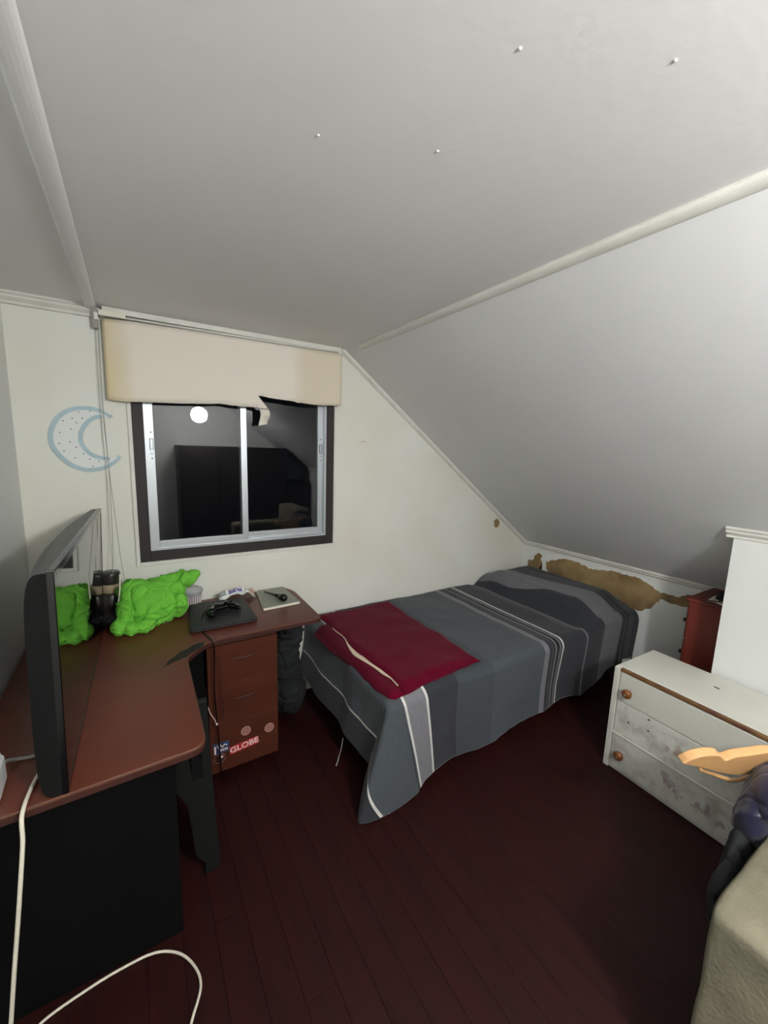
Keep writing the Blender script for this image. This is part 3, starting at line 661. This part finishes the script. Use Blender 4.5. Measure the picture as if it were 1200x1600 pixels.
# crumpled wrapper: white, blue print, peach end
def wrapf(s):
    def f(u, v):
        x = (u-.5)*.20; y = (v-.5)*.085; q = noise.noise(Vector((x*26+s, y*30, s)))
        return (x, y+.014*noise.noise(Vector((x*20, y*20, 5+s))), .030+.030*q+.030*math.cos((u-.5)*3)-.045*abs(v-.5))
    return f
wp = thing('snack_wrapper', 'crumpled clear and white snack wrapper by the wall behind the laptop', 'wrapper', (.465, 2.325, DZ+.001), .0)
sheet('film', grid(34, 16, wrapf(1)), 'white', wp, .0008)
for (u0, u1, v0, v1, m_) in ((.28,.48,.15,.45,'purple'), (.5,.66,.3,.6,'purple'), (.74,1.0,.2,.95,'peach'), (.0,.2,.2,.9,'clear')):
    f0 = wrapf(1); sheet('printed_patch', grid(12, 8, lambda u, v: tuple(Vector(f0(u0+(u1-u0)*u, v0+(v1-v0)*v))+Vector((0,0,.0016)))), m_, wp, .0005)
# grey lidded box + brush
tx = thing('flat_box', 'flat cream box with a grey lid at the right end of the desk', 'box', (.662, 2.21, DZ+.001), -.05)
bq = rounded([(-.105,-.150),(.105,-.128),(.085,.155),(-.080,.150)], .010, 4)
obj('tray', prism(bq, 0, .012, 'z'), 'tabside', tx, bev=.002)
obj('lid', prism([(p[0]*.97, p[1]*.97) for p in bq], .0122, .0145, 'z'), 'tabtop', tx, bev=.001)
br = thing('brush', 'black tapered brush lying on the grey-lidded flat box', 'brush', (.652, 2.185, DZ+.034))
Mx = Matrix.Rotation(-math.radians(72), 4, 'Z') @ Matrix.Rotation(math.radians(90-4), 4, 'Y')
obj('handle', lathe([(0,-.11),(.005,-.11),(.006,-.06),(.009,0),(.012,.03)], 14, mtx=Mx), 'gloss', br, smooth=True)
obj('head', lathe([(.012,.03),(.018,.045),(.021,.070),(.020,.088),(.012,.098),(0,.100)], 16, mtx=Mx), 'gloss', br, smooth=True)
# white adapter behind the television with its cable
ad_ = thing('white_adapter', 'white plastic box standing on the desk behind the television at the left', 'adapter', (-.347, 1.235, DZ+.001), .05)
obj('case', box(-.028, .028, -.055, .055, 0, .075), 'white', ad_, bev=.01)
obj('cap', box(-.024, .024, -.045, .045, .0745, .088), 'white', ad_, bev=.008)
tag(obj('adapter_cable', tube(spline([(-.335,1.292,.790),(-.330,1.33,.775),(-.312,1.352,.757),(-.280,1.345,.757),(-.262,1.36,.757)], 6), .0045, seg=8), 'wiregrey', smooth=True), 'short grey cable running from the white box behind the television', 'cable')

# ================================================================== WHITE CABLES, FRONT LEFT
tag(obj('white_cable', tube(spline([(-.252,1.275,.757),(-.262,1.21,.760),(-.266,1.130,.756),(-.266,1.110,.700),(-.274,1.10,.62),(-.289,1.10,.50),(-.306,1.10,.372),(-.323,1.10,.235),(-.340,1.09,.10),(-.350,1.06,.0055),(-.38,.90,.0055)], 10), .0046, seg=8), 'wire', smooth=True),
    'thick white cable hanging from the desk edge straight down at the far left', 'cable')
tag(obj('floor_cable', tube(spline([(-.35,1.20,.0055),(-.30,1.243,.0055),(-.20,1.262,.0055),(-.12,1.268,.0055),(-.03,1.262,.0055),(.035,1.225,.0055),(.076,1.165,.0055),(.088,1.10,.0055),(.055,1.03,.0055),(.02,.95,.0055),(-.05,.85,.0055)], 10), .0040, seg=8), 'wire', smooth=True),
    'white cable looped across the dark red floor at the bottom left', 'cable')

# ================================================================== BED
BX0, BX1, BY0, BY1, BZ = .905, 3.035, 1.345, 2.375, .515
bed = thing('bed', 'single bed along the window wall with its head at the low wall', 'bed', (0, 0, 0))
obj('mattress', box(BX0+.05, BX1-.06, BY0+.06, BY1-.01, .28, BZ-.018), 'mattress', bed, bev=.05)
obj('base', box(BX0+.06, BX1-.06, BY0+.08, BY1-.01, .16, .28), 'bedframe', bed, bev=.01)
for (x, y) in ((BX0+.07,BY0+.08),(BX1-.08,BY0+.08),(BX0+.07,BY1-.08),(BX1-.08,BY1-.08)): obj('leg', box(x-.03, x+.03, y-.03, y+.03, 0, .16), 'bedframe', bed, bev=.004)
pl = tag(blob('pillow', [((2.80,1.86,BZ+.048),(.20,.44,.060),(0,0)), ((2.80,1.86,BZ+.042),(.17,.48,.045),(0,0))], .012, 'mattress', None, .004, 6, BZ-.008, 2), 'long pillow under the head end of the striped bedspread', 'pillow')
def sm(a, b_, x):
    t = max(0, min(1, (x-a)/(b_-a))); return t*t*(3-2*t)
def top_z(x, y):
    z = BZ+.012+.006*noise.noise(Vector((x*3, y*3, 0)))+.003*noise.noise(Vector((x*9, y*8, 4)))
    pb = sm(2.40, 2.54, x+.05*noise.noise(Vector((0, y*3, 2))))*(1-sm(2.90, BX1+.03, x)*.6)*sm(BY0-.03, BY0+.22, y)*(1-.55*sm(2.20, BY1+.02, y))
    z += .128*pb-.016*math.exp(-((x-2.41)/.05)**2)*sm(BY0, BY0+.1, y)
    z += .010*math.exp(-((x-2.52-.1*(y-1.8))/.03)**2)
    return z
U0, U1, V0 = .42, 3.17, BY0-.50
RB = .055   # rounding of the mattress edge under the cloth
def edge(d):   # unrolled overhang d -> (outward, down)
    L_ = RB*math.pi/2
    if d <= 0: return (0, 0)
    if d < L_: a = d/RB; return (RB*math.sin(a), RB*(1-math.cos(a)))
    return (RB, RB+(d-L_))
def cloth(u, v):
    U = U0+(U1-U0)*u; V = V0+(BY1-V0)*v
    ex, ey = BX0+RB, BY0+RB
    a = max(0, ex-U); b_ = max(0, ey-V); h = max(0, U-(BX1-RB*.4))
    x, y = max(U, ex), max(V, ey)
    x = min(x, BX1-RB*.4)
    z = top_z(x, y)
    if h > 0:     # head end tucks down
        oo, dd = edge(h); x += oo*.6; z -= dd
    # limit overhang: foot side .34 beyond, front side .47, longer at the corner
    if a > 0 and b_ == 0:
        a *= .40/.535
        o_, d_ = edge(a); fold = .014*noise.noise(Vector((2, y*7, 0)))*min(1, d_/.15)+.02*math.sin(y*16)*min(1, d_/.25)*.4
        x -= o_+.05*sm(.1, .5, d_)+fold; z -= d_
    elif b_ > 0 and a == 0:
        q = (b_/(ey-V0)); near = math.exp(-(U-ex)/.16)
        D = .485+.02*math.sin(U*5.1)+.012*noise.noise(Vector((U*14, 3, 0)))+.06*near
        D = min(D, z-.012+RB*.5)
        if U > 2.55: D -= .10*sm(2.55, 2.9, U)
        o_, d_ = edge(q*D); w_ = min(1, d_/.3)
        rip = .010*math.sin(U*13+.7)*w_+.014*noise.noise(Vector((U*5, d_*1.5, 1)))*w_
        y -= o_-.02*w_+rip+.035*near*w_; z -= d_; x += .24*d_*math.exp(-(U-ex)/.35)
        if h > 0: x = min(x, BX1+.03)
    elif a > 0 and b_ > 0:
        th = math.atan2(b_, a); bb = b_/(ey-V0)*.545; aa = a
        r = math.hypot(aa, bb); ff = sm(0, math.pi/2, th)   # 0 = foot side, 1 = front
        rmax = .545+RB*.43
        scale = (.40/.535)*(1-ff)**1.2+1*(1-(1-ff)**1.2)
        rr = r*scale; rr = min(rr, rmax+.02*(r-rmax) if r > rmax else rr); 
        lim = z-.008
        o_, d_ = edge(rr); d_ = min(d_, lim)
        # wrap: outward direction turns from -x to -y ; extra flare on the diagonal and one deep fold
        ang = (math.pi/2)*ff; fl = .20*d_*math.sin(2*ang)**1.2
        dirx, diry = -math.cos(ang), -math.sin(ang)
        x += dirx*(o_+fl+.05*sm(.1,.5,d_)*(1-ff)); y += diry*(o_+fl*.55+.035*ff*min(1, d_/.3))
        y += .02*min(1, d_/.3)*ff
        x += .24*d_*ff**3 - .15*d_*math.exp(-((ff-.50)/.26)**2)
        fold = math.exp(-((ff-.26)/.09)**2)*min(1, max(0, d_-.03)/.22)
        x += .060*fold; y += .090*fold
        z -= d_
    z = max(z, .008+.0015*noise.noise(Vector((x*30, y*30, 0))))
    return (x, min(y, BY1+.006), z)
def cuv(u, v):
    U, V = U0+(U1-U0)*u, V0+(BY1-V0)*v
    return (U+.15*sm(2.40, 2.47, U)*sm(BY0-.1, BY1-.15, V), V)
NU, NVc = 300, 190
bs = sheet('bedspread', grid(NU, NVc, cloth, cuv), 'spread', None, .004, offset=0)
tag(bs, 'grey striped woven bedspread covering the whole bed and hanging to the floor', 'bedspread')
# loose thread hanging from the bedspread's foot side
tag(obj('loose_tie', tube(spline([(.815,1.62,.20),(.805,1.62,.14),(.800,1.63,.10),(.79,1.625,.075),(.775,1.61,.07)], 6), lambda t: .002+.002*t, seg=6), 'wiregrey', smooth=True), 'pale loose tie hanging on the foot side of the bedspread', 'cord')

# burgundy blanket folded in two layers, cream lining along the fold
bb_ = thing('burgundy_blanket', 'folded burgundy fleece blanket lying on the foot of the bed', 'blanket', (0, 0, 0))
def layer(cor, lift, th, wob, seed):
    P = [Vector((*c, 0)) for c in cor]
    def f(u, v):
        p = P[0].lerp(P[1], u).lerp(P[3].lerp(P[2], u), v); n_ = noise.noise_vector(Vector((p.x*9, p.y*9, seed)))*wob
        e = min(u, 1-u, v, 1-v); ed = sm(0, .05, e)
        x, y = p.x+n_.x*(1-sm(0, .12, e)), p.y+n_.y*(1-sm(0, .12, e))
        ov = max(0, (BX0+RB)-x); ovy = max(0, (BY0+RB)-y)
        r_ = math.hypot(ov, ovy); dn = (RB-math.sqrt(max(0, RB*RB-min(r_, RB*.98)**2)))
        z = top_z(max(x, BX0+RB), max(y, BY0+RB))-dn+lift+th*ed+.006*noise.noise(Vector((p.x*6, p.y*6, seed+3)))*ed
        return (x, y, z)
    return f
# corners: near-left, near-right, far-right, far-left
low = layer(((.925,1.362),(1.40,1.40),(1.42,2.25),(.885,2.20)), .004, .010, .014, 1)
sheet('lower_fold', grid(60, 80, low), 'burg', bb_, .004)
upc = ((1.00,1.372),(1.500,1.400),(1.515,2.325),(.965,2.33))
upp = layer(upc, .016, .016, .018, 2)
sheet('upper_fold', grid(60, 80, upp), 'burg', bb_, .006)
def linf(u, v):
    yv = .04+.72*v; wdt = .004+.022*math.exp(-((v-.48)/.16)**2)+.010*math.exp(-((v-.2)/.08)**2); wv_ = .010*math.sin(v*9)
    p = Vector(upp(.006, yv)); return (p.x-.012+wv_-wdt*(1-u)+.004, p.y, p.z+.003+.004*u)
sheet('cream_lining', grid(4, 60, linf), 'lining', bb_, .004)

# dark cloth bag between cabinet and bed
bg = tag(blob('cloth_bag', [((.71,2.22,.30),(.085,.10,.29),(0,0)), ((.74,2.22,.54),(.075,.10,.15),(0,0)), ((.74,2.22,.14),(.09,.11,.13),(0,0))], .006, 'dkcloth', None, .014, 7, .001, 7), 'dark grey cloth bag on the floor between the drawer cabinet and the bed', 'bag')

# ================================================================== DRESSER
RZ = .035
dr = thing('dresser', 'worn white painted three-drawer dresser with ochre edge beside the bed', 'dresser', (2.065, .988, 0), 0)
dr.rotation_euler = (0, 0, -.028)
DD, DL, DH = .365, 1.02, .562   # depth (+x), length (-y), height
obj('carcass', box(.006, DD, -DL, -.0, .0, DH-.016), 'dresser', dr, bev=.003)
obj('top', box(.020, DD+.004, -DL-.006, .006, DH-.018, DH), 'dresser', dr, bev=.004)
obj('side_rail', box(-.006, .020, -.022, .006, 0, DH), 'dresser', dr, bev=.004)
obj('side_rail', box(-.006, .020, -DL-.006, -DL+.022, 0, DH), 'dresser', dr, bev=.004)
obj('edge_strip', box(-.004, .0185, -DL+.022, -.022, DH-.014, DH-.001), 'strip', dr, bev=.002)
dz_ = [(.390, .543), (.215, .386), (.022, .205)]
DR = []
for k, (z0, z1) in enumerate(dz_):
    DR.append(obj('drawer', box(-.004 if k == 2 else -.002, .012, -DL+.024, -.025, z0, z1), 'dresser' if k == 0 else 'dresserdirt', dr, bev=.003))
obj('ledge', box(-.010, .010, -DL+.022, -.022, .205, .213), 'dresser', dr, bev=.002)
KM = lambda y, z: Matrix.Translation((-.002, y, z)) @ Matrix.Rotation(-math.pi/2, 4, 'Y')
kp_ = [(.012,0),(.008,.006),(.010,.012),(.021,.018),(.024,.026),(.021,.034),(.012,.039),(0,.040)]
for (d_, z) in ((DR[0], .456), (DR[2], .110)):
    for y in (-.078, -DL+.10):
        kb = obj('knob', lathe(kp_, 20, mtx=KM(y, z)), 'knob', d_, smooth=True)
        obj('screw', lathe([(.005,.0395),(.005,.042),(0,.042)], 8, mtx=KM(y, z)), 'tan', kb)
for (y, z) in ((-.092,.300),(-.185,.315),(-.18,.372)): obj('screw_hole', lathe([(.0045,0),(.0045,.0012),(0,.0012)], 8, mtx=KM(y, z)), 'speck', DR[1])
# worn transfers on the lower drawers
def dpatch(y, z, r, m_, d_, xx, sy=1.0, sd=0):
    pts = []
    for k in range(40):
        a = k*math.pi/20; rr = r*(.8+.9*noise.noise(Vector((math.cos(a)*1.1+sd*1.37, math.sin(a)*1.1, sd*2.3)))+.25*noise.noise(Vector((math.cos(a)*4+sd, math.sin(a)*4, sd))))
        pts.append((y+rr*math.cos(a)*sy, z+rr*math.sin(a)))
    bm = prism(pts, xx-.0007, xx+.0004, 'x'); obj('transfer_stain', bm, m_, d_)
dpatch(-.30,.130,.036,'stain1',DR[2],-.004,.9,1); dpatch(-.335,.095,.022,'stain1',DR[2],-.004,1.2,2)
dpatch(-.42,.100,.028,'stain1',DR[2],-.004,1,3); dpatch(-.455,.115,.030,'stain1',DR[2],-.004,.7,4); dpatch(-.50,.085,.018,'stain1',DR[2],-.004,1,8)
dpatch(-.58,.140,.048,'stain2',DR[2],-.004,1,5); dpatch(-.655,.105,.022,'stain2',DR[2],-.004,.8,6)
dpatch(-.33,.300,.040,'stain2',DR[1],-.002,1,7); dpatch(-.27,.275,.016,'stain1',DR[1],-.002,1,9)
for (x, y) in ((.235,-.34),(.30,-.60),(.26,-.80)):
    obj('chip', prism([(x-.005,y-.014),(x+.006,y-.008),(x+.005,y+.012),(x-.004,y+.010)], DH-.0002, DH+.0008, 'z'), 'speck', bpy.data.objects['top'])

# ================================================================== RED CHEST
rx0, rx1, ry0, ry1, rzt = 2.62, 3.02, .730, .895, .845
rd = thing('red_chest', 'red-brown wooden drawer chest wedged between the white wall box and the low wall', 'chest of drawers', (2.63, .735, 0))
WW, DP, HT = .36, .178, .838
rd.location = (2.62, .735, 0)
obj('body', box(0, WW, 0, DP, 0, HT), 'red', rd, bev=.002)
obj('top', box(-.004, WW+.004, -.0, DP+.020, HT, HT+.018), 'red', rd, bev=.006)
for k in range(4):
    d_ = obj('drawer', box(.012, WW-.012, DP, DP+.010, .03+k*.195, .03+k*.195+.185), 'red', rd, bev=.002)
    obj('knob', lathe([(.006,0),(.007,.010),(.013,.016),(.011,.024),(0,.026)], 14, mtx=Matrix.Translation((.05, DP+.010, .125+k*.195)) @ Matrix.Rotation(-math.pi/2, 4, 'X')), 'handle', d_, smooth=True)
    obj('knob', lathe([(.006,0),(.007,.010),(.013,.016),(.011,.024),(0,.026)], 14, mtx=Matrix.Translation((WW-.05, DP+.010, .125+k*.195)) @ Matrix.Rotation(-math.pi/2, 4, 'X')), 'handle', d_, smooth=True)
pa = tag(sheet('paper', grid(10, 8, lambda u, v: (2.64+.16*u, .775+.085*v-.02*u, HT+.0205+.012*u*u+.006*math.sin(u*6+v*4))), 'tabside', None, .0008), 'loose white papers on top of the red chest', 'paper')
pk = tag(blob('wire_tangle', [((2.70,.80,HT+.05),(.03,.03,.022),(0,0)), ((2.75,.77,HT+.045),(.05,.02,.02),(0,0))], .005, 'dkcloth', None, .008, 22, HT+.026, 4), 'small dark rumpled scrap on the papers on the red chest', 'scrap')

# ================================================================== ARMCHAIR, JACKET, HANGER (right foreground)
ac = thing('armchair', 'beige upholstered armchair at the bottom right corner', 'armchair', (0, 0, 0))
def cushion(name, x0, x1, y0, y1, z0, z1, r, m_='beige', par=ac, lump=.006, sd=0, nn_=28):
    bm = bmesh.new(); bmesh.ops.create_cube(bm, size=1); bmesh.ops.subdivide_edges(bm, edges=bm.edges, cuts=nn_, use_grid_fill=True)
    hx, hy, hz = (x1-x0)/2, (y1-y0)/2, (z1-z0)/2; c = Vector(((x0+x1)/2, (y0+y1)/2, (z0+z1)/2))
    for v in bm.verts:
        p = Vector((v.co.x*2*hx, v.co.y*2*hy, v.co.z*2*hz)); q = Vector((max(-hx+r, min(hx-r, p.x)), max(-hy+r, min(hy-r, p.y)), max(-hz+r, min(hz-r, p.z))))
        d = p-q; d = d.normalized()*r if d.length > 1e-6 else Vector((0,0,0)); v.co = c+q+d
        v.co += (d.normalized() if d.length else Vector((0,0,1)))*lump*noise.noise(v.co*7+Vector((sd,0,0)))
    return obj(name, bm, m_, par, smooth=True)
cushion('arm', 1.085, 1.90, .055, .250, .10, .596, .018)
cushion('arm', 1.085, 1.90, -.82, -.63, .10, .592, .035, sd=3)
cushion('seat_base', 1.10, 1.88, -.65, .07, .10, .33, .02, sd=4)
cushion('seat_cushion', 1.09, 1.74, -.635, .06, .325, .45, .04, sd=5)
cushion('backrest', 1.70, 1.93, -.65, .06, .30, .84, .05, sd=6)
pth = [(1.083,.232-.01*0,.12),(1.081,.236,.35),(1.084,.236,.545),(1.100,.236,.575),(1.13,.238,.590),(1.4,.240,.594),(1.88,.240,.594)]
obj('piping', tube(spline([(1.079,.062,.12),(1.078,.062,.40),(1.080,.064,.55),(1.10,.068,.590),(1.3,.07,.598),(1.68,.07,.598)], 8), .006, seg=8), 'beige', ac, smooth=True)
for (x, y) in ((1.13,.20),(1.85,.20),(1.13,-.77),(1.85,-.77)): obj('foot', box(x-.03, x+.03, y-.03, y+.03, 0, .10), 'bedframe', ac, bev=.003)
nj = blob('jacket', [((1.62,.20,.68),(.16,.11,.085),(.2,0)), ((1.53,.25,.675),(.085,.06,.07),(.3,0)), ((1.53,.285,.60),(.085,.040,.10),(.1,0)), ((1.72,.16,.70),(.14,.12,.09),(0,0)), ((1.80,.10,.68),(.10,.10,.08),(0,0))], 0.006, 'navy', None, .015, 7, None, 6)
tag(nj, 'shiny navy blue jacket heaped on the armchair arm over the hanger', 'jacket')
dj = blob('dark_garment', [((1.58,.295,.47),(.13,.030,.14),(.0,0)), ((1.46,.295,.44),(.10,.030,.12),(0,0)), ((1.36,.290,.42),(.09,.025,.10),(0,0)), ((1.60,.30,.33),(.10,.03,.10),(0,0))], .007, 'dkcloth', None, .006, 6, .001, 11)
tag(dj, 'dark garment hanging down between the armchair and the dresser', 'garment')
hg = thing('coat_hanger', 'pale wooden contoured coat hanger sticking out of the navy jacket', 'coat hanger', (1.335, .430, .742))
hd = math.atan2(-.125, .26); hg.rotation_euler = (math.radians(21), 0, hd)
top_ = [(0,0),(.012,.018),(.035,.034),(.07,.040),(.105,.034),(.125,.016),(.140,.008),(.155,.018),(.175,.024),(.22,.030),(.26,.036),(.30,.030),(.335,.024),(.36,.018),(.374,.008),(.39,.016),(.41,.034),(.45,.036),(.49,.018),(.50,0)]
bt_ = [(.47,-.024),(.42,-.044),(.36,-.066),(.31,-.080),(.26,-.086),(.21,-.080),(.16,-.064),(.10,-.038),(.05,-.018)]
sp_ = [tuple(p.to_2d()) for p in spline([(*p, 0) for p in top_], 4)]+[tuple(p.to_2d()) for p in spline([(*p, 0) for p in bt_], 4)]
obj('shoulder', prism(sp_, -.013, .013, 'y'), 'hanger', hg, bev=.004)
obj('trouser_bar', tube([(.085,.0,-.040),(.10,0,-.062),(.245,0,-.140),(.28,0,-.140),(.42,0,-.062),(.435,0,-.040)], .0065, seg=10), 'hanger', hg, smooth=True)
